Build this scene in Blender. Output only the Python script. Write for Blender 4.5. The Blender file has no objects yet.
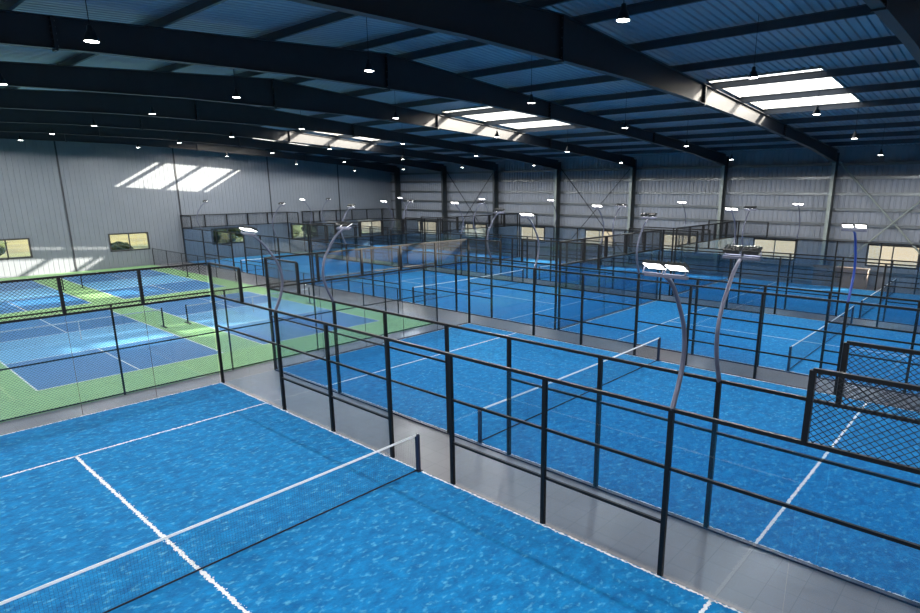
import bpy, math, random
from mathutils import Vector, Matrix
random.seed(7)
S = bpy.context.scene
COL = S.collection
PI = math.pi

# ------------------------------------------------------------------ materials
def lin(r, g, b):
    f = lambda c: ((c/255+.055)/1.055)**2.4 if c > 10 else c/255/12.92
    return (f(r), f(g), f(b), 1)

def new_mat(name):
    m = bpy.data.materials.new(name); m.use_nodes = True
    nt = m.node_tree
    return m, nt, nt.nodes['Principled BSDF']

def mat(name, rgb, rough=.6, metal=0., emis=None, es=0., spec=.5, var=0., scale=4., bump=0., bscale=60.):
    m, nt, b = new_mat(name)
    b.inputs['Base Color'].default_value = rgb
    b.inputs['Roughness'].default_value = rough
    b.inputs['Metallic'].default_value = metal
    b.inputs['Specular IOR Level'].default_value = spec
    if emis:
        b.inputs['Emission Color'].default_value = emis
        b.inputs['Emission Strength'].default_value = es
    if var or bump:
        tc = nt.nodes.new('ShaderNodeTexCoord')
    if var:
        n = nt.nodes.new('ShaderNodeTexNoise'); n.inputs['Scale'].default_value = scale; n.inputs['Detail'].default_value = 5
        r = nt.nodes.new('ShaderNodeValToRGB')
        r.color_ramp.elements[0].position = .3; r.color_ramp.elements[1].position = .7
        r.color_ramp.elements[0].color = tuple(c*(1-var) for c in rgb[:3])+(1,)
        r.color_ramp.elements[1].color = tuple(min(1, c*(1+var)) for c in rgb[:3])+(1,)
        nt.links.new(tc.outputs['Object'], n.inputs['Vector'])
        nt.links.new(n.outputs['Fac'], r.inputs['Fac']); nt.links.new(r.outputs['Color'], b.inputs['Base Color'])
    if bump:
        n2 = nt.nodes.new('ShaderNodeTexNoise'); n2.inputs['Scale'].default_value = bscale
        bp = nt.nodes.new('ShaderNodeBump'); bp.inputs['Strength'].default_value = bump; bp.inputs['Distance'].default_value = .02
        nt.links.new(tc.outputs['Object'], n2.inputs['Vector'])
        nt.links.new(n2.outputs['Fac'], bp.inputs['Height']); nt.links.new(bp.outputs['Normal'], b.inputs['Normal'])
    return m

def turf_mat(name, dark, mid, light, fleck):
    """artificial grass with brushed sand flecks"""
    m, nt, b = new_mat(name)
    N = nt.nodes.new; L = nt.links.new
    geo = N('ShaderNodeNewGeometry')
    mp = N('ShaderNodeMapping'); mp.inputs['Rotation'].default_value = (0, 0, .75); mp.inputs['Scale'].default_value = (1, 1.45, 1)
    L(geo.outputs['Position'], mp.inputs['Vector'])
    n1 = N('ShaderNodeTexNoise'); n1.inputs['Scale'].default_value = 3.2; n1.inputs['Detail'].default_value = 6; n1.inputs['Roughness'].default_value = .7
    L(mp.outputs['Vector'], n1.inputs['Vector'])
    r1 = N('ShaderNodeValToRGB'); r1.color_ramp.elements[0].position = .36; r1.color_ramp.elements[1].position = .68
    r1.color_ramp.elements[0].color = dark; r1.color_ramp.elements[1].color = mid
    L(n1.outputs['Fac'], r1.inputs['Fac'])
    n2 = N('ShaderNodeTexNoise'); n2.inputs['Scale'].default_value = 7; n2.inputs['Detail'].default_value = 5; n2.inputs['Distortion'].default_value = .15
    L(mp.outputs['Vector'], n2.inputs['Vector'])
    r2 = N('ShaderNodeValToRGB'); r2.color_ramp.elements[0].position = .56; r2.color_ramp.elements[1].position = .75
    r2.color_ramp.elements[0].color = (0, 0, 0, 1); r2.color_ramp.elements[1].color = (fleck,)*3+(1,)
    L(n2.outputs['Fac'], r2.inputs['Fac'])
    mx = N('ShaderNodeMix'); mx.data_type = 'RGBA'
    L(r2.outputs['Color'], mx.inputs['Factor']); L(r1.outputs['Color'], mx.inputs['A']); mx.inputs['B'].default_value = light
    L(mx.outputs['Result'], b.inputs['Base Color'])
    b.inputs['Roughness'].default_value = .9; b.inputs['Specular IOR Level'].default_value = .25
    b.inputs['Sheen Weight'].default_value = .24; b.inputs['Sheen Roughness'].default_value = .45; b.inputs['Sheen Tint'].default_value = lin(120, 205, 250)
    n3 = N('ShaderNodeTexNoise'); n3.inputs['Scale'].default_value = 28; n3.inputs['Detail'].default_value = 4
    L(geo.outputs['Position'], n3.inputs['Vector'])
    bp = N('ShaderNodeBump'); bp.inputs['Strength'].default_value = .5; bp.inputs['Distance'].default_value = .02
    L(n3.outputs['Fac'], bp.inputs['Height']); L(bp.outputs['Normal'], b.inputs['Normal'])
    return m

def tile_mat(name):
    """grey interlocking sports tiles"""
    m, nt, b = new_mat(name)
    N = nt.nodes.new; L = nt.links.new
    geo = N('ShaderNodeNewGeometry')
    br = N('ShaderNodeTexBrick'); br.offset = 0; br.inputs['Scale'].default_value = 1
    br.inputs['Brick Width'].default_value = .5; br.inputs['Row Height'].default_value = .5
    br.inputs['Mortar Size'].default_value = .006; br.inputs['Mortar Smooth'].default_value = .3
    br.inputs['Color1'].default_value = lin(126, 124, 128); br.inputs['Color2'].default_value = lin(122, 120, 125)
    br.inputs['Mortar'].default_value = lin(104, 103, 107)
    L(geo.outputs['Position'], br.inputs['Vector'])
    n = N('ShaderNodeTexNoise'); n.inputs['Scale'].default_value = .8; n.inputs['Detail'].default_value = 5
    L(geo.outputs['Position'], n.inputs['Vector'])
    mx = N('ShaderNodeMix'); mx.data_type = 'RGBA'; mx.blend_type = 'MULTIPLY'; mx.inputs['Factor'].default_value = .5
    r = N('ShaderNodeValToRGB'); r.color_ramp.elements[0].position = .3; r.color_ramp.elements[1].position = .7
    r.color_ramp.elements[0].color = (.7, .7, .7, 1)
    L(n.outputs['Fac'], r.inputs['Fac'])
    L(br.outputs['Color'], mx.inputs['A']); L(r.outputs['Color'], mx.inputs['B'])
    L(mx.outputs['Result'], b.inputs['Base Color'])
    b.inputs['Roughness'].default_value = .33
    return m

def glass_mat(name, tint, rough=0.01, haze=0):
    m = bpy.data.materials.new(name); m.use_nodes = True
    nt = m.node_tree; nt.nodes.clear(); N = nt.nodes.new; L = nt.links.new
    o = N('ShaderNodeOutputMaterial'); t = N('ShaderNodeBsdfTransparent'); t.inputs['Color'].default_value = tint
    g = N('ShaderNodeBsdfGlossy'); g.inputs['Roughness'].default_value = rough; g.inputs['Color'].default_value = (1, 1, 1, 1)
    lw = N('ShaderNodeLayerWeight'); lw.inputs['Blend'].default_value = .5
    pw = N('ShaderNodeMath'); pw.operation = 'POWER'; pw.inputs[1].default_value = 4.5
    f = N('ShaderNodeMath'); f.operation = 'MULTIPLY_ADD'; f.inputs[1].default_value = .45; f.inputs[2].default_value = .032
    L(lw.outputs['Facing'], pw.inputs[0]); L(pw.outputs[0], f.inputs[0])
    mx = N('ShaderNodeMixShader')
    src = t
    if haze:
        tl = N('ShaderNodeBsdfTranslucent'); tl.inputs['Color'].default_value = (.95, .95, .95, 1)
        hz = N('ShaderNodeMixShader'); hz.inputs['Fac'].default_value = haze
        L(t.outputs['BSDF'], hz.inputs[1]); L(tl.outputs['BSDF'], hz.inputs[2]); src = hz
    L(f.outputs[0], mx.inputs['Fac']); L(src.outputs[0], mx.inputs[1]); L(g.outputs['BSDF'], mx.inputs[2])
    L(mx.outputs['Shader'], o.inputs['Surface'])
    return m

M = dict(
    turf=turf_mat('blue_turf', lin(0, 98, 158), lin(4, 136, 200), lin(112, 196, 230), .6),
    line=mat('white_turf_line', lin(228, 232, 236), .8, var=.12, scale=25),
    tile=tile_mat('grey_tile_floor'),
    green=mat('green_acrylic', lin(142, 190, 128), .6, var=.06, scale=1.5),
    blue_play=mat('blue_acrylic', lin(48, 122, 180), .5, var=.06, scale=1.2),
    blue_kitchen=mat('light_blue_acrylic', lin(104, 176, 222), .5, var=.05, scale=1.2),
    acr_line=mat('white_acrylic_line', lin(225, 230, 232), .6),
    black=mat('black_powder_coat', lin(10, 11, 14), .45, var=.1, scale=8, spec=.3),
    kerb=mat('dark_navy_base_rail', lin(24, 34, 58), .4, var=.1, scale=5),
    wire=mat('black_wire', lin(26, 28, 32), .5),
    net=mat('black_net_cord', lin(34, 40, 52), .8),
    tape=mat('white_net_tape', lin(250, 250, 249), .6, var=.03, scale=9),
    dull_tape=mat('dull_net_tape', lin(176, 188, 200), .7, var=.03, scale=9),
    mast=mat('grey_mast_paint', lin(84, 88, 106), .35, metal=.3, var=.08, scale=5),
    mastblue=mat('blue_mast_paint', lin(40, 70, 150), .35, metal=.2, var=.08, scale=5),
    housing=mat('floodlight_housing', lin(40, 42, 42), .35, metal=.3, var=.1, scale=9),
    flood=mat('floodlight_lens', (1, 1, 1, 1), .3, emis=(1, .98, .94, 1), es=12),
    lens=mat('lamp_lens', (1, 1, 1, 1), .3, emis=(1, .98, .95, 1), es=22),
    shade=mat('dark_lamp_shade', lin(30, 32, 36), .4, metal=.3, var=.1, scale=9),
    cord=mat('lamp_cord', lin(20, 20, 22), .6),
    steel=mat('dark_steel', lin(38, 42, 48), .5, metal=.0, var=.12, scale=3),
    column=mat('pale_steel_lit_flange', lin(132, 140, 134), .45, metal=.1, var=.1, scale=3),
    shaft=mat('shaded_column_steel', lin(50, 56, 58), .45, metal=.1, var=.1, scale=3),  # column steel darkened in colour to stand for its shaded sides
    purlin=mat('galvanised_purlin', lin(58, 64, 72), .5, metal=.1, var=.1, scale=3),
    girt=mat('galvanised_girt', lin(104, 109, 112), .3, metal=.7, var=.08, scale=3),
    roof=mat('metal_roof_sheet', lin(150, 160, 172), .38, metal=.25, var=.06, scale=2),
    wall=mat('grey_wall_cladding', lin(124, 130, 139), .55, metal=.0, var=.05, scale=1.2),
    wall2=mat('grey_smooth_cladding', lin(108, 115, 123), .5, metal=.0, var=.04, scale=.8),
    joint=mat('dark_joint_strip', lin(34, 38, 44), .5, var=.1, scale=4),
    frame=mat('dark_window_frame', lin(26, 26, 26), .5, var=.1, scale=8),
    padel_glass=glass_mat('court_glass', (.87, .91, .94, 1)),
    pane=glass_mat('window_glass', (.95, .97, .95, 1)),
    roof_pane=glass_mat('skylight_glass', (.98, .98, .97, 1), .05, .12),
    trim=mat('pale_skylight_trim', lin(120, 122, 120), .5, var=.05, scale=5),
    grass=mat('dry_field_grass', lin(72, 76, 38), .9, var=.35, scale=.12),
    hill=mat('dry_hillside', lin(80, 69, 50), .9, var=.12, scale=.06),
    hill2=mat('olive_hillside', lin(80, 76, 40), .9, var=.4, scale=.25),
    bush=mat('field_bush', lin(42, 52, 24), .9, var=.3, scale=2),
    post=mat('pale_timber_post', lin(210, 205, 185), .7, var=.1, scale=5),
    patch_box=mat('brown_patch_box', lin(120, 100, 88), .6, var=.08, scale=3),
)

# ------------------------------------------------------------------ mesh builder
class MB:
    def __init__(s): s.v = []; s.f = []
    def box(s, x0, x1, y0, y1, z0, z1):
        b = len(s.v)
        s.v += [(x0, y0, z0), (x1, y0, z0), (x1, y1, z0), (x0, y1, z0), (x0, y0, z1), (x1, y0, z1), (x1, y1, z1), (x0, y1, z1)]
        s.f += [tuple(b+i for i in q) for q in ((0, 3, 2, 1), (4, 5, 6, 7), (0, 1, 5, 4), (1, 2, 6, 5), (2, 3, 7, 6), (3, 0, 4, 7))]
        return s
    def bar(s, a, c, w, h, up=(0, 0, 1)):
        a = Vector(a); c = Vector(c); d = (c-a).normalized(); up = Vector(up)
        if abs(d.dot(up)) > .98: up = Vector((1, 0, 0))
        r = d.cross(up).normalized(); u = r.cross(d)
        b = len(s.v)
        for p in (a, c):
            for i, j in ((-1, -1), (1, -1), (1, 1), (-1, 1)): s.v.append(tuple(p+r*(w/2*i)+u*(h/2*j)))
        s.f += [tuple(b+i for i in q) for q in ((0, 3, 2, 1), (4, 5, 6, 7), (0, 1, 5, 4), (1, 2, 6, 5), (2, 3, 7, 6), (3, 0, 4, 7))]
        return s
    def tube(s, pts, rad, n=8, cap=True):
        pts = [Vector(p) for p in pts]; b = len(s.v); k = len(pts)
        rs = rad if isinstance(rad, (list, tuple)) else [rad]*k
        ref = Vector((0, 1, 0))
        for i, p in enumerate(pts):
            d = (pts[min(i+1, k-1)]-pts[max(i-1, 0)]).normalized()
            rr = ref if abs(d.dot(ref)) < .95 else Vector((1, 0, 0))
            r = d.cross(rr).normalized(); u = r.cross(d)
            for j in range(n):
                a = 2*PI*j/n; s.v.append(tuple(p+(r*math.cos(a)+u*math.sin(a))*rs[i]))
        for i in range(k-1):
            for j in range(n):
                s.f.append((b+i*n+j, b+i*n+(j+1) % n, b+(i+1)*n+(j+1) % n, b+(i+1)*n+j))
        if cap:
            s.f.append(tuple(b+j for j in reversed(range(n)))); s.f.append(tuple(b+(k-1)*n+j for j in range(n)))
        return s
    def lathe(s, prof, n=20, c=(0, 0, 0)):
        b = len(s.v); k = len(prof)
        for r, z in prof:
            for j in range(n):
                a = 2*PI*j/n; s.v.append((c[0]+r*math.cos(a), c[1]+r*math.sin(a), c[2]+z))
        for i in range(k-1):
            for j in range(n): s.f.append((b+i*n+j, b+i*n+(j+1) % n, b+(i+1)*n+(j+1) % n, b+(i+1)*n+j))
        s.f.append(tuple(b+j for j in reversed(range(n)))); s.f.append(tuple(b+(k-1)*n+j for j in range(n)))
        return s
    def prism(s, poly, axis, a, c):
        """poly: 2D outline; extrude along axis from a to c"""
        b = len(s.v); n = len(poly)
        for t in (a, c):
            for p, q in poly:
                s.v.append({'x': (t, p, q), 'y': (p, t, q), 'z': (p, q, t)}[axis])
        s.f.append(tuple(b+i for i in reversed(range(n)))); s.f.append(tuple(b+n+i for i in range(n)))
        for i in range(n): s.f.append((b+i, b+(i+1) % n, b+n+(i+1) % n, b+n+i))
        return s
    def wires(s, u0, u1, z0, z1, pitch, w, mode, plane, c):
        """wire mesh lying in plane x=c ('x') or y=c ('y')"""
        def P(u, z): return (c, u, z) if plane == 'x' else (u, c, z)
        if mode == 'grid':
            k = max(2, round((u1-u0)/pitch)); m = max(2, round((z1-z0)/pitch))
            for i in range(1, k): u = u0+(u1-u0)*i/k; s.stick(P(u, z0), P(u, z1), w)
            for i in range(1, m): z = z0+(z1-z0)*i/m; s.stick(P(u0, z), P(u1, z), w)
        else:
            H = z1-z0; W = u1-u0; sl = .8; t = u0-H/sl
            while t < u1:
                for sg in (1, -1):
                    a0, b0, a1, b1 = t, z0, t+H/sl, z1
                    if a0 < u0: b0 += (u0-a0)*sl; a0 = u0
                    if a1 > u1: b1 -= (a1-u1)*sl; a1 = u1
                    if a1-a0 > .01:
                        if sg > 0: s.stick(P(a0, b0), P(a1, b1), w)
                        else: s.stick(P(a0, z0+z1-b0), P(a1, z0+z1-b1), w)
                t += pitch
        return s
    def stick(s, a, c, w):
        a = Vector(a); c = Vector(c); d = (c-a).normalized(); ref = Vector((0, 0, 1)) if abs(d.z) < .9 else Vector((1, 0, 0))
        r = d.cross(ref).normalized(); u = r.cross(d); b = len(s.v)
        for p in (a, c):
            for j in range(3):
                an = 2*PI*j/3; s.v.append(tuple(p+(r*math.cos(an)+u*math.sin(an))*(w/2)))
        for j in range(3): s.f.append((b+j, b+(j+1) % 3, b+3+(j+1) % 3, b+3+j))
    def mesh(s, name, m):
        me = bpy.data.meshes.new(name); me.from_pydata(s.v, [], s.f); me.materials.append(M[m]); me.update()
        return me
    def build(s, name, m, parent=None, label=None, loc=None, smooth=False):
        me = s.mesh(name, m)
        if smooth: me.polygons.foreach_set('use_smooth', [True]*len(me.polygons))
        return link(name, me, parent, label, loc)

def link(name, me, parent=None, label=None, loc=None, rz=0, sc=None):
    o = bpy.data.objects.new(name, me); COL.objects.link(o)
    if parent: o.parent = parent
    if label: o['label'] = label
    if loc: o.location = loc
    if rz: o.rotation_euler.z = rz
    if sc: o.scale = sc
    return o
def thing(name, label, cat, loc=(0, 0, 0), rz=0, group=None):
    o = bpy.data.objects.new(name, None); COL.objects.link(o); o.empty_display_size = .3
    o.location = loc; o.rotation_euler.z = rz; tag(o, label, cat, group); return o
def tag(o, label, cat, group=None):
    o['label'] = label; o['category'] = cat
    if group: o['group'] = group
    return o
def struct(o, label=None):
    o['kind'] = 'structure'
    if label: o['label'] = label
    return o
ORD = ['first', 'second', 'third', 'fourth', 'fifth', 'sixth', 'seventh', 'eighth', 'ninth', 'tenth', 'eleventh', 'twelfth']

# ------------------------------------------------------------------ hall dimensions
XW, XL, XR = 37.45, -25.85, 5.8          # far side wall, opposite side wall, ridge
YB, YN = 36.5, -32.0                    # back wall, near wall
FR = [-24.5, -17.05, -9.6, -2.3, 5.2, 12.7, 20.1, 27.3, 34.85]   # portal frames
def rt(x): return 10.85-.068*abs(x-XR)              # rafter top
def rz_(x): return rt(x)+.26                        # roof sheet
SKY = [(-13.6, -9.6), (1.2, 5.2), (15.9, 20.0), (28.5, 32.7)]
SX0, SX1 = 15.65, 23.2

# floor
struct(MB().box(XL, XW, YN, YB, -.3, 0).build('floor', 'tile'), 'grey tiled hall floor between the courts')

# roof sheets (corrugated, ribs run down the slope)
def roof_part(mb, x0, x1, y0, y1, over=0):
    P = .25; prof = [(0, 0), (.13, 0), (.155, .04), (.225, .04)]
    ys = []
    k0 = math.floor(y0/P); k1 = math.ceil(y1/P)
    for k in range(k0, k1+1):
        for dy, dz in prof:
            y = k*P+dy
            if y0-1e-6 < y < y1: ys.append((y, dz))
    ys = [(y0, 0)]+[q for q in ys if q[0] > y0+1e-4]+[(y1, 0)]
    b = len(mb.v)
    for y, dz in ys:
        mb.v.append((x0, y, rz_(x0)+dz)); mb.v.append((x1, y, rz_(x1)+dz))
    for i in range(len(ys)-1):
        mb.f.append((b+2*i, b+2*i+1, b+2*i+3, b+2*i+2))
rf = MB()
roof_part(rf, XL-.3, XR, YN, YB+.2); roof_part(rf, XR, SX0, YN, YB+.2); roof_part(rf, SX1, XW+.3, YN, YB+.2)
yy = YN
for a, c in SKY:
    roof_part(rf, SX0, SX1, yy, a); yy = c
roof_part(rf, SX0, SX1, yy, YB+.2)
struct(rf.build('ceiling', 'roof'), 'corrugated metal roof sheets that look blue above the courts')

# skylights
for i, (a, c) in enumerate(SKY):
    w = thing('window_%d' % (i+1), 'bright rectangular roof skylight, %s from the camera' % ORD[i], 'skylight')
    del w['category']; struct(w)
    m = MB()
    for (x0, x1, y0, y1) in ((SX0-.06, SX0, a, c), (SX1, SX1+.06, a, c), (SX0-.06, SX1+.06, a-.06, a), (SX0-.06, SX1+.06, c, c+.06)):
        b = len(m.v)
        for (x, y) in ((x0, y0), (x1, y0), (x1, y1), (x0, y1)): m.v.append((x, y, rz_(x)-.06))
        for (x, y) in ((x0, y0), (x1, y0), (x1, y1), (x0, y1)): m.v.append((x, y, rz_(x)+.09))
        m.f += [tuple(b+k for k in q) for q in ((0, 3, 2, 1), (4, 5, 6, 7), (0, 1, 5, 4), (1, 2, 6, 5), (2, 3, 7, 6), (3, 0, 4, 7))]
    m.build('window_frame', 'trim', w)
    m = MB(); b = 0
    for z in (.03, .05):
        for (x, y) in ((SX0, a), (SX1, a), (SX1, c), (SX0, c)): m.v.append((x, y, rz_(x)+z))
    m.f = [(0, 3, 2, 1), (4, 5, 6, 7), (0, 1, 5, 4), (1, 2, 6, 5), (2, 3, 7, 6), (3, 0, 4, 7)]
    m.build('window_pane', 'roof_pane', w)

# walls with window holes
def clad(name, plane, c, u0, u1, ztop, holes, m, P, prof, inward, label):
    us = set([round(u0, 4), round(u1, 4)])
    k = math.floor(u0/P)
    while k*P < u1:
        for du, d in prof:
            u = k*P+du
            if u0 < u < u1: us.add(round(u, 4))
        k += 1
    for h in holes: us.add(round(h[0], 4)); us.add(round(h[1], 4))
    us = sorted(us)
    def dep(u):
        t = u % P
        pr = prof+[(P, prof[0][1])]
        for (a, da), (b, db) in zip(pr, pr[1:]):
            if a-1e-6 <= t <= b+1e-6: return da+(db-da)*(t-a)/(b-a)
        return 0
    zs = sorted(set([h[2] for h in holes]+[h[3] for h in holes]))
    mb = MB()
    for ua, ub in zip(us, us[1:]):
        if ub-ua < 1e-4: continue
        mid = (ua+ub)/2
        iv = []; hh = [h for h in holes if h[0] < mid < h[1]]
        if hh: iv = [(0, 0, hh[0][2], hh[0][2]), (hh[0][3], hh[0][3], None, None)]
        else: iv = [(0, 0, None, None)]
        for za, _, zb, _2 in iv:
            b = len(mb.v)
            for u in (ua, ub):
                d = c+inward*dep(u)
                for z in (za, zb if zb is not None else ztop(u)):
                    mb.v.append((d, u, z) if plane == 'x' else (u, d, z))
            mb.f.append((b, b+2, b+3, b+1))
    return struct(mb.build(name, m), label)

rib = [(0, 0), (.2, 0), (.23, .03), (.29, .03)]
groove = [(0, 0), (.27, 0), (.29, -.02), (.32, -.02)]
WR = [(-14.97, -12.05), (-7.7, -4.71), (-.4, 2.6), (7.05, 9.95), (14.45, 17.3), (21.8, 24.85), (29.1, 32.2)]
WBk = [(-8.3, -5.4), (0.0, 2.85), (8.05, 11.0), (16.3, 19.3), (24.35, 27.3), (32.75, 35.85)]
WZ0, WZ1 = 1.35, 2.78
clad('wall_right', 'x', XW, YN, YB, lambda y: rz_(XW)+.06, [(a, b, WZ0, WZ1) for a, b in WR], 'wall', .32, rib, -1, 'light grey ribbed metal side wall behind the steel girts')
clad('wall_back', 'y', YB, XL, XW, lambda x: rz_(x)+.06, [(a, b, WZ0, WZ1) for a, b in WBk], 'wall2', .34, groove, -1, 'smooth grey panelled back wall with dark vertical joints')
clad('wall_left', 'x', XL, YN, YB, lambda y: rz_(XL)+.06, [], 'wall', .32, rib, 1, 'grey ribbed metal wall on the near side of the hall')
clad('wall_front', 'y', YN, XL, XW, lambda x: rz_(x)+.06, [], 'wall2', .34, groove, 1, 'grey panelled wall behind the camera')

def window(n, plane, c, u0, u1, z0, z1, inward, label):
    w = bpy.data.objects.new('window_%d' % n, None); COL.objects.link(w); struct(w, label)
    def bx(mb, a, b, p, q, d0, d1):
        lo, hi = sorted((c+inward*d0, c+inward*d1))
        if plane == 'x': mb.box(lo, hi, a, b, p, q)
        else: mb.box(a, b, lo, hi, p, q)
    t = .09
    m = MB()
    bx(m, u0-.02, u0+t, z0-.02, z1+.02, -.06, .05); bx(m, u1-t, u1+.02, z0-.02, z1+.02, -.06, .05)
    bx(m, u0+t, u1-t, z0-.02, z0+t, -.06, .05); bx(m, u0+t, u1-t, z1-t, z1+.02, -.06, .05)
    mid = (u0+u1)/2
    bx(m, mid-.04, mid+.04, z0+t, z1-t, -.05, .03)
    m.build('window_frame', 'frame', w)
    for a, b in ((u0+t, mid-.04), (mid+.04, u1-t)):
        m = MB(); bx(m, a, b, z0+t, z1-t, -.02, -.008); m.build('window_pane', 'pane', w)
n = 5
for i, (a, b) in enumerate(WR):
    window(n, 'x', XW, a, b, WZ0, WZ1, -1, 'pale bright window low in the ribbed side wall, %s from the right' % ORD[i]); n += 1
for i, (a, b) in enumerate(WBk):
    window(n, 'y', YB, a, b, WZ0, WZ1, -1, 'dark framed window in the smooth back wall, %s from the left' % ORD[i]); n += 1

# dark vertical joint strips on the back wall
tn = 1
for x in (-19.4, -11.1, -2.85, 5.48, 13.85, 22.35, 30.2):
    struct(MB().box(x-.05, x+.05, YB-.06, YB-.015, .0, rt(x)).build('trim_%d' % tn, 'joint'), 'thin dark vertical joint strip on the back wall'); tn += 1

# girts on the side wall
for i, z in enumerate((1.05, 3.02, 4.05, 5.05, 6.05, 7.08, 7.95)):
    g = MB().prism([(XW-.031, z), (XW-.031, z-.05), (XW-.065, z-.05), (XW-.065, z-.015), (XW-.225, z-.015), (XW-.225, z-.17), (XW-.15, z-.17), (XW-.15, z-.185), (XW-.24, z-.185), (XW-.24, z)], 'y', YN, YB).build('girt', 'girt')
    tag(g, 'horizontal galvanised girt on the ribbed side wall, %s from the floor' % ORD[i], 'wall girt', 'girts along the side wall')

# portal frames
PR = [(XR, 9.72), (9.5, 9.71), (14.5, 9.55), (21.6, 9.2), (31.0, 8.56), (36.9, 7.95)]
def isect(mb, prof_b, y, x_end):
    """rafter: web + two flanges following the tapered profile"""
    xs = [p[0] for p in prof_b]
    top = [(x, rt(x)) for x in xs]
    mb.prism([(x, z) for x, z in prof_b]+[(x, z) for x, z in reversed(top)], 'y', y-.008, y+.008)
    for line, s in ((prof_b, 1), (top, -1)):
        for (xa, za), (xb, zb) in zip(line, line[1:]):
            mb.prism([(xa, za), (xb, zb), (xb, zb+s*.018), (xa, za+s*.018)] if s > 0 else [(xa, za-.018), (xb, zb-.018), (xb, zb), (xa, za)], 'y', y-.12, y+.12)
fn = ['behind the camera', 'nearest of those in view', 'second nearest', 'third nearest', 'fourth nearest', 'fifth nearest', 'sixth nearest', 'seventh nearest', 'tight against the back wall']
for i, y in enumerate(FR):
    r = thing('roof_rafter', 'dark tapered steel roof rafter, %s' % fn[i], 'rafter', group='tapered rafters under the roof')
    m = MB(); isect(m, PR, y, 0)
    m.build('beam', 'steel', r)
    PL = [(2*XR-x, z) for x, z in reversed(PR)]
    m = MB(); isect(m, PL, y, 0); m.build('beam', 'steel', r)
    # splice plates with bolts
    for x in (XR, 15.2, 25.5, XR-9.6, XR-19.7):
        zb = 9.72 if abs(x-XR) < 5 else (9.5 if abs(x-XR) < 12 else 8.95)
        m = MB().box(x-.03, x+.03, y-.13, y+.13, zb-.04, rt(x)-.02)
        p = m.build('splice_plate', 'steel', r)
        m = MB()
        for k in range(5):
            z = zb+.06+k*(rt(x)-zb-.16)/4
            for dy in (-.09, .09): m.tube([(x-.055, y+dy, z), (x+.055, y+dy, z)], .016, 6)
        m.build('bolt', 'girt', p)
    m = MB().prism([(PR[3][0]+.3, 9.33), (PR[3][0]+1.0, 9.29), (PR[3][0]+1.0, 9.31), (PR[3][0]+.3, 9.35)], 'y', y-.02, y+.02)
    for sx, xx in ((1, XW), (-1, XL)):
        c = thing('steel_column', 'steel wall column of the roof frame %s%s' % (fn[i], '' if sx > 0 else ', on the unseen side'), 'column', (xx-sx*.27, y, 0), group='columns along the side wall' if sx > 0 else 'columns along the other side wall')
        f = sx
        m = MB()
        x0, x1 = sorted((-f*.62, -f*.60)); MB().box(x0, x1, -.11, .11, .02, 7.96).build('inner_flange', 'column' if y < 13 else 'shaft', c)  # lit strip painted as paler steel on nearer columns, shaded tone farther off
        x0, x1 = sorted((-f*.02, 0)); m.box(x0, x1, -.13, .13, .02, 8.6)
        x0, x1 = sorted((-f*.60, -f*.02)); m.box(x0, x1, -.006, .006, .02, 8.0)
        m.prism([(-f*.62, 7.96), (-f*.02, 7.96), (-f*.02, 8.6), (-f*.62, 8.62)] if f > 0 else [(.02, 7.96), (.62, 7.96), (.62, 8.62), (.02, 8.6)], 'y', -.01, .01)
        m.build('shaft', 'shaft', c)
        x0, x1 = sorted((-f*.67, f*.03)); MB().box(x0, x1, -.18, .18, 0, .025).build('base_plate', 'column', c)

# purlins
k = 0
xs = []
x = XR+1.05
while x < XW+.1: xs.append(x); x += 3.1
xs[-1] = min(xs[-1], XW-.1)
xs2 = [2*XR-q for q in xs]
for i, x in enumerate(xs+xs2):
    z = rt(x)
    sg = 1 if i < len(xs) else -1
    m = MB().prism([(x-.035*sg, z+.003), (x+.045*sg, z+.003), (x+.045*sg, z+.02), (x-.015*sg, z+.02), (x-.015*sg, z+.225), (x-.09*sg, z+.225), (x-.09*sg, z+.243), (x-.035*sg, z+.243)], 'y', YN, YB-.02)
    o = m.build('roof_purlin', 'purlin')
    tag(o, 'dark roof purlin on the %s slope, %s from the ridge' % ('girt wall' if i < len(xs) else 'opposite', ORD[i % len(xs)]), 'purlin', 'purlins under the roof')

# X bracing on the side wall
for i, (ya, yb) in enumerate(((-17.05, -9.6), (5.2, 12.7), (20.1, 27.3))):
    for j, (p, q) in enumerate((((XW-.34, yb-.2, 8.0), (XW-.34, ya+.2, .4)), ((XW-.5, ya+.2, 8.0), (XW-.5, yb-.2, .4)))):
        o = MB().tube([p, q], .06 if i == 0 else .035, 8).build('wall_brace', 'column' if i == 0 else 'steel')
        tag(o, '%s diagonal brace of the %s crossed pair from the right, falling %s' % ('pale' if i == 0 else 'dark', ORD[i], 'right' if j == 0 else 'left'), 'brace', 'crossed braces on the side wall')

# ------------------------------------------------------------------ pendant lamps
shade_me = MB().lathe([(.03, .0), (.07, -.02), (.08, -.12), (.13, -.17), (.2, -.32), (.205, -.34), (.185, -.34), (.12, -.3), (.05, -.25)], 22).mesh('lamp_shade', 'shade')
shade_me.polygons.foreach_set('use_smooth', [True]*len(shade_me.polygons))
lens_me = MB().lathe([(.182, -.33), (.182, -.345), (.1, -.352), (.02, -.353)], 20).mesh('lamp_lens', 'lens')
li = bpy.data.lights.new('high_bay_light', 'SPOT'); li.shadow_soft_size = .08; li.spot_size = math.radians(175); li.spot_blend = .12; li.energy = 560; li.color = (1, .985, .96)
LX = [-17.2, -10.6, -4.15, 2.3, 9.3, 15.9, 22.2, 28.5]
LZ = {-17.2: 8.2, -10.6: 8.65, -4.15: 9.05, 2.3: 9.38, 9.3: 9.25, 15.9: 8.86, 22.2: 8.4, 28.5: 7.95}
LY = [-28.2, -20.8, -13.55, -5.9, 1.5, 8.9, 16.4, 23.8, 31.1]
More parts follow.
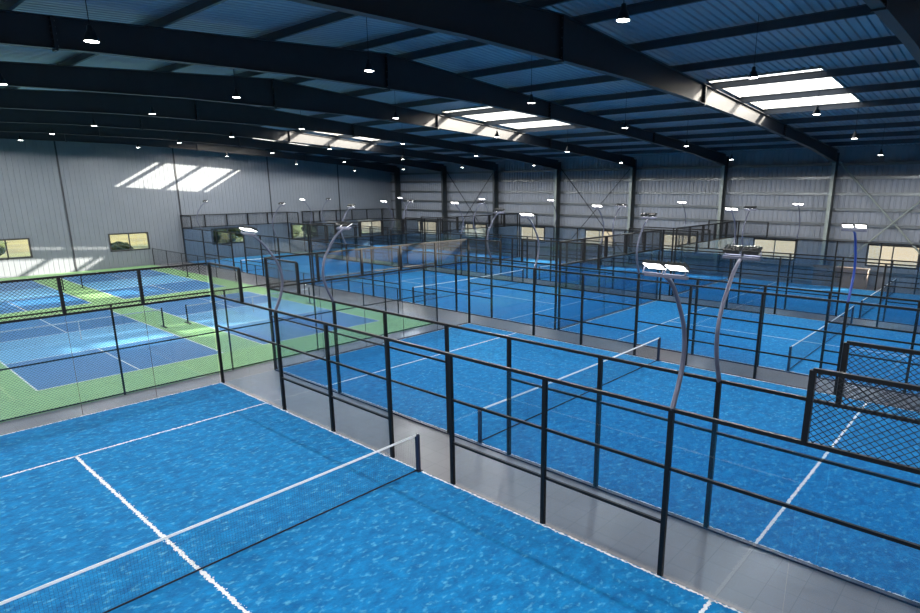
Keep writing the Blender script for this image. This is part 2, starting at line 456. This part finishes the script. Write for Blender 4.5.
for j, y in enumerate(LY):
    for i, x in enumerate(LX):
        z = LZ[x]
        row = 'the row behind the camera' if j < 2 else 'the %s row from the camera' % ORD[j-2]
        if j == 0: row = 'the hindmost row'
        t = thing('pendant_lamp', 'pendant lamp in %s, %s from the girt wall' % (row, ORD[len(LX)-1-i]), 'lamp', (x, y, z+.34), group='pendant lamps under the roof')
        link('shade', shade_me, t, sc=(.66, .66, .85)); link('lens', lens_me, t, sc=(.66, .66, .85))
        MB().tube([(0, 0, -.01), (0, 0, rz_(x)-z-.36)], .008, 5).build('cord', 'cord', t)
        l = bpy.data.objects.new('bulb', li); COL.objects.link(l); l.parent = t; l.location = (0, 0, -.42)

# ------------------------------------------------------------------ padel courts
def jag_line(mb, p, q, w, z, jag=0., step=.03):
    p = Vector((p[0], p[1], z)); q = Vector((q[0], q[1], z)); d = (q-p); L = d.length; d.normalize(); nrm = Vector((-d.y, d.x, 0))
    k = max(1, int(L/step)) if jag else 1; b = len(mb.v)
    for i in range(k+1):
        c = p+d*(L*i/k)
        a = w/2+(random.uniform(-jag, jag) if jag else 0); e = w/2+(random.uniform(-jag, jag) if jag else 0)
        mb.v.append(tuple(c+nrm*a)); mb.v.append(tuple(c-nrm*e))
    for i in range(k): mb.f.append((b+2*i, b+2*i+1, b+2*i+3, b+2*i+2))
    if jag:
        for _ in range(int(L*7)):
            c = p+d*random.uniform(0, L)+nrm*random.choice((-1, 1))*random.uniform(w*.4, w*.4+jag*2)
            r = random.uniform(.006, .018); b = len(mb.v); a0 = random.uniform(0, 6)
            for s_ in range(5):
                an = a0+s_*2*PI/5; rr = r*random.uniform(.6, 1.3); mb.v.append((c.x+rr*math.cos(an), c.y+rr*math.sin(an), z+.001))
            mb.f.append(tuple(b+s_ for s_ in range(5)))

def turf(x0, ynet, jag, desc, ext=.0):
    o = MB().box(x0-.02, x0+10.02, ynet-10.02, ynet+10.02, .001, .02).build('turf_surface', 'turf')
    tag(o, 'blue artificial turf of the %s' % desc, 'court turf', 'blue turf surfaces')
    z = .0225
    parts = ([] if x0 == 2.05 else [('centre_line', [((x0+5, ynet-7.0), (x0+5, ynet+7.0))])])+[
             ('service_line', [((x0, ynet-6.97), (x0+10, ynet-6.97))]), ('service_line', [((x0, ynet+6.97), (x0+10, ynet+6.97))])]
    for nme, segs in parts:
        m = MB()
        for p, q in segs: jag_line(m, p, q, (.07 if nme == 'centre_line' else .06) if jag else .05, z, jag*1.7)
        m.build(nme, 'line', o)
    m = MB()
    if jag:
        jj = .018
        jag_line(m, (x0+9.99, ynet-10), (x0+9.99, ynet+10), .035, z, jj); jag_line(m, (x0, ynet+9.99), (x0+10, ynet+9.99), .03, z, jj)
        jag_line(m, (x0+.01, ynet-10), (x0+.01, ynet+10), .035, z, jj)
    else:
        for p, q in (((x0+.02, ynet-10), (x0+.02, ynet+10)), ((x0+9.98, ynet-10), (x0+9.98, ynet+10)), ((x0, ynet+9.98), (x0+10, ynet+9.98)), ((x0, ynet-9.98), (x0+10, ynet-9.98))):
            jag_line(m, p, q, .045, z)
    m.build('edge_line', 'line', o)
    return o

net_me = {}
def net_mesh():
    W = 10.0
    def top(u): return .92-.04*(1-((u-5)/5)**2)
    cord = MB(); pitch = .05
    k = int(W/pitch)
    for i in range(1, k):
        u = W*i/k; cord.stick((u, 0, .03), (u, 0, top(u)-.02), .0024)
    for j in range(1, 18):
        f = j/18; pts = [(W*i/10, 0, .03+(top(W*i/10)-.05)*f) for i in range(11)]
        for a, b in zip(pts, pts[1:]): cord.stick(a, b, .0024)
    tape = MB()
    for i in range(20):
        a, b = W*i/20, W*(i+1)/20
        tape.bar((a, 0, top(a)-.022), (b, 0, top(b)-.022), .014, .045)
    bot = MB().bar((0, 0, .035), (W, 0, .035), .014, .03)
    post = MB().box(-.038, .038, -.04, .04, .0, .9).box(-.07, .07, -.08, .08, 0, .012)
    post.box(-.028, .028, -.03, .03, .9, .92)
    return cord.mesh('mesh', 'net'), tape.mesh('tape', 'tape'), bot.mesh('band', 'net'), post.mesh('post', 'kerb')
NM = net_mesh()
def padel_net(x0, ynet, desc):
    t = thing('padel_net', 'sagging net with white top tape, %s' % desc, 'net', (x0, ynet, .02), group='padel nets')
    link('net_mesh', NM[0], t); link('top_tape', NM[1], t); link('bottom_band', NM[2], t)
    for x in (0.03, 9.97): link('post', NM[3], t, loc=(x, 0, 0))

# shared enclosure pieces (local: along +Y for side pieces, along +X for end pieces)
def T(m, name, mt): return m.mesh(name, mt)
SW = .08
ME = {}
def wire_me(key, w, z0, z1, mode, pitch, th):
    if key not in ME:
        ME[key] = MB().wires(0, w, z0, z1, pitch, th, mode, 'x', 0).mesh('mesh_panel', 'wire')
    return ME[key]
def box_me(key, *d, m='black'):
    if key not in ME: ME[key] = MB().box(*d).mesh(key, m)
    return ME[key]

def enclosure(x0, ynet, desc, ends=(1, 1), base=True, upper_mode='chain'):
    t = thing('court_enclosure', 'black steel and glass enclosure around the %s' % desc, 'court fence', (x0, ynet, 0), group='padel court enclosures')
    th = .012 if x0 < 10 else .006
    def side(xs, inn):
        for y in (-10, -6.05, -3.55, -1.05, 1.05, 3.55, 6.05, 10):
            tall = abs(y) == 10
            zt = 4.08 if tall else 3.0
            me = box_me('post_tall' if tall else 'post_mid', -SW/2, SW/2, -SW/2, SW/2, 0, zt)
            link('post', me, t, loc=(xs, y*1.0, 0))
        for y in (-8, 8): link('post', box_me('post_short', -SW/2, SW/2, -SW/2, SW/2, 3.03, 4.05), t, loc=(xs, y, 0))
        # rails
        link('top_rail', box_me('rail20', -.03, .03, -10, 10, 2.97, 3.03), t, loc=(xs, 0, 0))
        for s in (-1, 1):
            link('top_rail', box_me('rail2t', -.03, .03, -1, 1, 4.02, 4.08), t, loc=(xs, s*9, 0))
            link('middle_rail', box_me('rail9', -.025, .025, -4.475, 4.475, 1.975, 2.025), t, loc=(xs, s*5.525, 0))
            link('middle_rail', box_me('rail5', -.025, .025, -2.5, 2.5, .98, 1.03), t, loc=(xs, s*3.55, 0))
            for k, (a, b) in enumerate(((6.1, 8.0), (8.01, 9.95))):
                if s < 0: a, b = -b, -a
                link('glass_panel', box_me('gp%.2f' % (b-a), -.006, .006, 0, b-a, .06, 2.96, m='padel_glass'), t, loc=(xs, a, 0))
            for a, b in ((1.1, 3.5), (3.6, 6.0)):
                if s < 0: a, b = -b, -a
                link('glass_panel', box_me('gs%.2f' % (b-a), -.006, .006, 0, b-a, .06, 2.96, m='padel_glass'), t, loc=(xs, a, 0))
            a = 8.04 if s > 0 else -9.96
            link('mesh_panel', wire_me('corner%.3f' % th, 1.92, 3.03, 4.02, upper_mode, .11, th), t, loc=(xs, a, 0))
        if base:
            for s in (-1, 1): link('base_rail', box_me('base9', -.05, .05, -4.5, 4.5, 0, .035, m='kerb'), t, loc=(xs+inn*-.0, s*5.5, 0))
            link('base_rail', box_me('base2', -.05, .05, -1, 1, 0, .03, m='kerb'), t, loc=(xs, 0, 0))
    side(-.06 if base else -.06, 1); side(10.06, -1)
    for s, on in ((-1, ends[0]), (1, ends[1])):
        if not on: continue
        y = s*10.06
        e = 'x'
        link('top_rail', box_me('railx4', 0, 10, -.03, .03, 4.02, 4.08), t, loc=(0, y, 0))
        link('middle_rail', box_me('railx3', 0, 10, -.03, .03, 2.97, 3.03), t, loc=(0, y, 0))
        for k in range(5):
            link('glass_panel', box_me('gx', .015, 1.985, -.006, .006, .02, 2.96, m='padel_glass'), t, loc=(2*k, y, 0))
            link('mesh_panel', wire_me('endup%.3f' % th, 1.94, 3.03, 4.02, upper_mode, .11, th), t, loc=(2*k+1.97, y, 0), rz=PI/2)
            if k: link('post', box_me('post_short', -SW/2, SW/2, -SW/2, SW/2, 3.03, 4.05), t, loc=(2*k, y, 0))
            if k: link('glass_clamp', box_me('clamp', -.005, .005, -.008, .008, .02, 2.96, m='kerb'), t, loc=(2*k, y, 0))
        if base: link('base_rail', box_me('basex', 0, 10, -.05, .05, 0, .05, m='kerb'), t, loc=(0, y, 0))
    return t

# floodlight mast: base on top of the fence post, leaning over the court (+x local)
mp_ = [(0, 2.99), (-.09, 3.18), (-.2, 3.42), (-.28, 3.72), (-.29, 4.0), (-.2, 4.35), (.02, 4.7), (.2, 4.94), (.38, 5.1), (.52, 5.17)]
def cat(pts, n=4):
    out = []
    for i in range(len(pts)-1):
        p0 = Vector(pts[max(i-1, 0)]); p1 = Vector(pts[i]); p2 = Vector(pts[i+1]); p3 = Vector(pts[min(i+2, len(pts)-1)])
        for k in range(n):
            u = k/n
            out.append(tuple(.5*((2*p1)+(-p0+p2)*u+(2*p0-5*p1+4*p2-p3)*u*u+(-p0+3*p1-3*p2+p3)*u**3)))
    out.append(pts[-1]); return out
curve = cat([(a, 0, b) for a, b in mp_])
pole_me = {c: MB().tube(curve, [.042-.012*i/len(curve) for i in range(len(curve))], 10).mesh('pole', c) for c in ('mast', 'mastblue')}
for me in pole_me.values(): me.polygons.foreach_set('use_smooth', [True]*len(me.polygons))
bar_me = MB().box(-.03, .03, -.33, .33, -.025, .02).mesh('crossbar', 'mast')
fl = MB().prism([(-.115, .0), (.115, .0), (.1, .045), (.03, .065), (-.03, .065), (-.1, .045)], 'y', -.145, .145)
for k in range(5): fl.box(-.07, .07, -.125+k*.06, -.115+k*.06, .055, .075)
fl_me = fl.mesh('floodlight', 'housing')
ln_me = MB().box(-.1, .1, -.13, .13, -.008, .0).mesh('lens', 'flood')
yoke_me = MB().box(-.012, .012, -.155, -.146, -.1, .03).box(-.012, .012, .146, .155, -.1, .03).box(-.015, .015, -.155, .155, -.11, -.095).mesh('bracket', 'mast')
def mast(x, y, sx, label, m='mast'):
    """sx=+1 leans towards +x"""
    t = thing('floodlight_mast', label, 'floodlight', (x, y, 0), 0 if sx > 0 else PI, 'curved floodlight masts')
    link('pole', pole_me[m], t); link('crossbar', bar_me, t, loc=(.52, 0, 5.19))
    for dy in (-.17, .17):
        f = link('floodlight', fl_me, t, loc=(.56, dy, 5.32)); f.rotation_euler = (0, -math.radians(24), 0)
        link('lens', ln_me, f); link('bracket', yoke_me, f)

COURTS = [  # x0, net y, turf jag, desc, ends, base
    ('A', -10.0, -10.0, .012, 'nearest court in the foreground', (0, 1), False),
    ('B', 2.05, -10.0, .008, 'second court beyond the first grey aisle', (1, 1), True),
    ('C', 13.8, -14.15, 0, 'third court across, at the right of the picture', (1, 1), True),
    ('D', 25.6, -14.15, 0, 'right-hand court against the ribbed side wall', (1, 1), True),
    ('F', 13.8, 6.05, 0, 'middle court just right of the green area', (1, 1), True),
    ('G', 25.6, 6.05, 0, 'middle court against the ribbed side wall', (1, 1), True),
    ('E', 13.8, 26.3, 0, 'rear court beside the back wall', (1, 1), True),
    ('H', 25.6, 26.3, 0, 'rear court in the far corner of the hall', (1, 1), True),
]
for key, x0, yn, jag, desc, ends, base in COURTS:
    turf(x0, yn, jag, desc)
    padel_net(x0, yn, desc)
    enclosure(x0, yn, desc, ends, base)
    for sx, xx in ((1, x0-.06), (-1, x0+10.06)):
        for s in (-1, 1):
            if key == 'A' and sx > 0: continue
            side = 'left-hand' if sx > 0 else 'right-hand'
            mast(xx, yn+s*6.05, sx, 'floodlight mast, %s fence %s end, %s' % (side, 'near' if s < 0 else 'far', desc),
                 'mastblue' if (key == 'B' and sx < 0 and s < 0) else 'mast')

# ------------------------------------------------------------------ pickleball zone
o = MB().box(-16.0, 11.06, 1.22, YB-.1, .0005, .008).build('green_court_surface', 'green')
tag(o, 'large green acrylic floor surface around the small blue courts', 'court surface')
PB = [('front left', -4.28, 3.75), ('front right', 3.52, 3.75), ('back left', -4.2, 20.1), ('back right', 3.55, 20.1), ('front outer', -12.1, 3.75), ('back outer', -12.0, 20.1)]
for nm, x0, y0 in PB:
    t = thing('pickleball_court', 'blue pickleball court with white lines, %s on the green floor' % nm, 'court', (x0, y0, 0), group='blue pickleball courts')
    MB().box(0, 6.1, 0, 4.57, .008, .010).build('service_area', 'blue_play', t); MB().box(0, 6.1, 8.84, 13.41, .008, .010).build('service_area', 'blue_play', t)
    MB().box(0, 6.1, 4.57, 8.84, .008, .010).build('kitchen_area', 'blue_kitchen', t, 'light blue kitchen area beside the net')
    m = MB(); z = .0115; w = .05
    for p, q in (((0, 0), (6.1, 0)), ((0, 13.41), (6.1, 13.41)), ((0, 0), (0, 13.41)), ((6.1, 0), (6.1, 13.41)), ((0, 4.57), (6.1, 4.57)), ((0, 8.84), (6.1, 8.84)), ((3.05, 0), (3.05, 4.57)), ((3.05, 8.84), (3.05, 13.41))):
        jag_line(m, p, q, w, z)
    m.build('court_lines', 'acr_line', t)
    t = thing('pickleball_net', 'low black net with white tape on the %s blue court' % nm, 'net', (x0+3.05, y0+6.7, .01), group='pickleball nets')
    m = MB(); W = 3.35
    for i in range(1, 134): u = -W+2*W*i/134; m.stick((u, 0, .08), (u, 0, .84), .0035)
    for j in range(1, 15): m.stick((-W, 0, .08+.76*j/15), (W, 0, .08+.76*j/15), .0035)
    m.build('net_mesh', 'net', t)
    MB().box(-W, W, -.006, .006, .83, .87).build('top_tape', 'dull_tape', t)
    MB().box(-.02, .02, -.009, .009, .02, .83).build('centre_strap', 'dull_tape', t, 'white centre strap')
    for sx in (-1, 1): MB().tube([(sx*W, 0, 0), (sx*W, 0, .92)], .035, 10).box(sx*W-.05, sx*W+.05, -.3, .3, 0, .03).build('post', 'black', t)

# chain-link fence between foreground court and green area
t = thing('chain_link_fence', 'black three metre chain link fence between the green area and the foreground court', 'fence', (0, 1.19, 0))
px = [4.5+3.52*k for k in range(-5, 2)]+[11.1]
for x in px: MB().tube([(x, 0, 0), (x, 0, 2.95)], .032, 8).build('post', 'black', t)
for z, nme in ((.05, 'bottom_rail'), (1.5, 'middle_rail'), (2.93, 'top_rail')): MB().tube([(px[0], 0, z), (11.1, 0, z)], .024, 8).build(nme, 'black', t)
for a, b in zip(px, px[1:]):
    MB().wires(a, b, .05, 2.93, .095, .007, 'chain', 'y', .0).build('mesh_panel', 'wire', t)
# low fence along the side of the green area
t = thing('low_mesh_fence', 'low dark mesh fence along the right edge of the green area', 'fence', (11.12, 0, 0))
yp = [1.19+2.93*k for k in range(13)]
yp[-1] = YB-.15
for y in yp: MB().tube([(0, y, 0), (0, y, 1.42)], .028, 8).build('post', 'black', t)
MB().tube([(0, yp[0], 1.4), (0, yp[-1], 1.4)], .02, 6).build('top_rail', 'black', t)
for a, b in zip(yp, yp[1:]): MB().wires(a, b, .05, 1.4, .1, .0035, 'chain', 'x', 0).build('mesh_panel', 'wire', t)

# added brown box standing in for a brown patch of light on glass
t = thing('light_patch_box', 'low brown box standing in for a light patch behind the right-hand court', 'patch_box', (36.2, -10.9, 0))
MB().box(-.25, .25, -1.6, 1.6, 0, 1.25).build('body', 'patch_box', t)
MB().box(-.28, .28, -1.65, 1.65, 1.25, 1.3).build('top', 'patch_box', t)
for k in range(4):
    d = MB().box(-.275, -.25, -1.57+.79*k, -.82+.79*k, .1, 1.2).build('door', 'patch_box', t)
    MB().box(-.3, -.275, -1.5+.79*k, -1.47+.79*k, .6, .8).build('handle', 'frame', d)

# ------------------------------------------------------------------ outside
o = MB().box(-160, 260, -160, 260, -.9, -.35).build('field', 'grass'); tag(o, 'dry grassy field outside the hall windows', 'field')
def hill(name, fx, label, mt='hill'):
    m = MB(); nx, ny = 40, 10
    for j in range(ny+1):
        for i in range(nx+1): m.v.append(fx(i/nx, j/ny))
    for j in range(ny):
        for i in range(nx): a = j*(nx+1)+i; m.f.append((a, a+1, a+nx+2, a+nx+1))
    tag(m.build(name, mt, smooth=True), label, 'hill')
hill('hillside', lambda u, v: (-120+u*160, 62+v*60, -.34+v*5+1.5*math.sin(u*23)*v), 'dry yellow hillside beyond the back wall windows', 'hill2')
hill('hillside', lambda u, v: (50+v*60, 120-u*200, -.34+v*6+1.2*math.sin(u*19)*v), 'pale tan hillside beyond the side wall windows')
def blob(name, x, y, z, r, label):
    m = MB(); rnd = random.Random(int(x*7+y)); nu, nv = 18, 11
    for j in range(nv):
        th = PI*j/(nv-1)
        for i in range(nu):
            ph = 2*PI*i/nu; rr = r*(1+rnd.uniform(-.16, .16))
            m.v.append((rr*math.sin(th)*math.cos(ph)*1.3, rr*math.sin(th)*math.sin(ph), rr*.8*math.cos(th)))
    for j in range(nv-1):
        for i in range(nu): m.f.append((j*nu+i, j*nu+(i+1) % nu, (j+1)*nu+(i+1) % nu, (j+1)*nu+i))
    o = m.build(name, 'bush', loc=(x, y, z)); tag(o, label, 'bush', 'bushes in the field')
for i, (x, y, r) in enumerate(((9.5, 47, 1.1), (12.2, 48, .9), (3.2, 56, 1.3), (18, 50, 1.9), (24.5, 52, 2.2), (32, 52, 2.0), (39, 54, 2.4))):
    blob('bush', x, y, -.35+r*.93, r, 'green bush outside the back wall, %s from the left' % ORD[[2, 3, 0+1, 4, 5, 6, 7].index([2, 3, 1, 4, 5, 6, 7][i])])
o = MB().tube([(14.1, 44.2, -.35), (14.1, 44.2, 2.9)], .22, 12).build('timber_post', 'post'); tag(o, 'pale upright post outside the back wall window', 'post')

# ------------------------------------------------------------------ sun and sky
sun = bpy.data.lights.new('sun', 'SUN'); sun.energy = 32; sun.angle = math.radians(.6); sun.color = (1, .9, .76)
so = bpy.data.objects.new('sun', sun); COL.objects.link(so)
d = Vector((-.86, 1.0, -.5)).normalized()
so.rotation_euler = d.to_track_quat('-Z', 'Y').to_euler()
w = bpy.data.worlds.new('sky'); S.world = w; w.use_nodes = True
nt = w.node_tree; bg = nt.nodes['Background']
sk = nt.nodes.new('ShaderNodeTexSky'); sk.sky_type = 'NISHITA'; sk.sun_disc = False; sk.sun_elevation = math.radians(21); sk.sun_rotation = math.radians(140)
sk.dust_density = 3; sk.air_density = 1.2
hs = nt.nodes.new('ShaderNodeHueSaturation'); hs.inputs['Saturation'].default_value = .35
nt.links.new(sk.outputs['Color'], hs.inputs['Color']); nt.links.new(hs.outputs['Color'], bg.inputs['Color'])
bg.inputs['Strength'].default_value = .9

# ------------------------------------------------------------------ camera
cam = bpy.data.cameras.new('camera'); co = bpy.data.objects.new('camera', cam); COL.objects.link(co); S.camera = co
P = CAMP = [-8.487, -19.877, 6.423, 0.86, 0.246, -0.001, 602.182, 42.838, 31.898]
yaw, pitch, roll = P[3:6]
f = Vector((math.sin(yaw)*math.cos(pitch), math.cos(yaw)*math.cos(pitch), -math.sin(pitch)))
r = Vector((math.cos(yaw), -math.sin(yaw), 0)); u = r.cross(f)
r2 = math.cos(roll)*r+math.sin(roll)*u; u2 = -math.sin(roll)*r+math.cos(roll)*u
mw = Matrix((( r2.x, u2.x, -f.x, P[0]), (r2.y, u2.y, -f.y, P[1]), (r2.z, u2.z, -f.z, P[2]), (0, 0, 0, 1)))
co.matrix_world = mw
cam.sensor_width = 36; cam.sensor_fit = 'HORIZONTAL'; cam.lens = P[6]/920*36
cam.shift_x = -P[7]/920; cam.shift_y = P[8]/920
cam.clip_start = .1; cam.clip_end = 1000

S.view_settings.view_transform = 'Standard'; S.view_settings.look = 'None'
S.view_settings.exposure = 0.0; S.view_settings.gamma = 1; S.view_settings.use_curve_mapping = False
S.cycles.transparent_max_bounces = 48
S.cycles.max_bounces = 8; S.cycles.diffuse_bounces = 4; S.cycles.glossy_bounces = 3
S.cycles.caustics_reflective = False; S.cycles.caustics_refractive = False
S.cycles.sample_clamp_indirect = 6
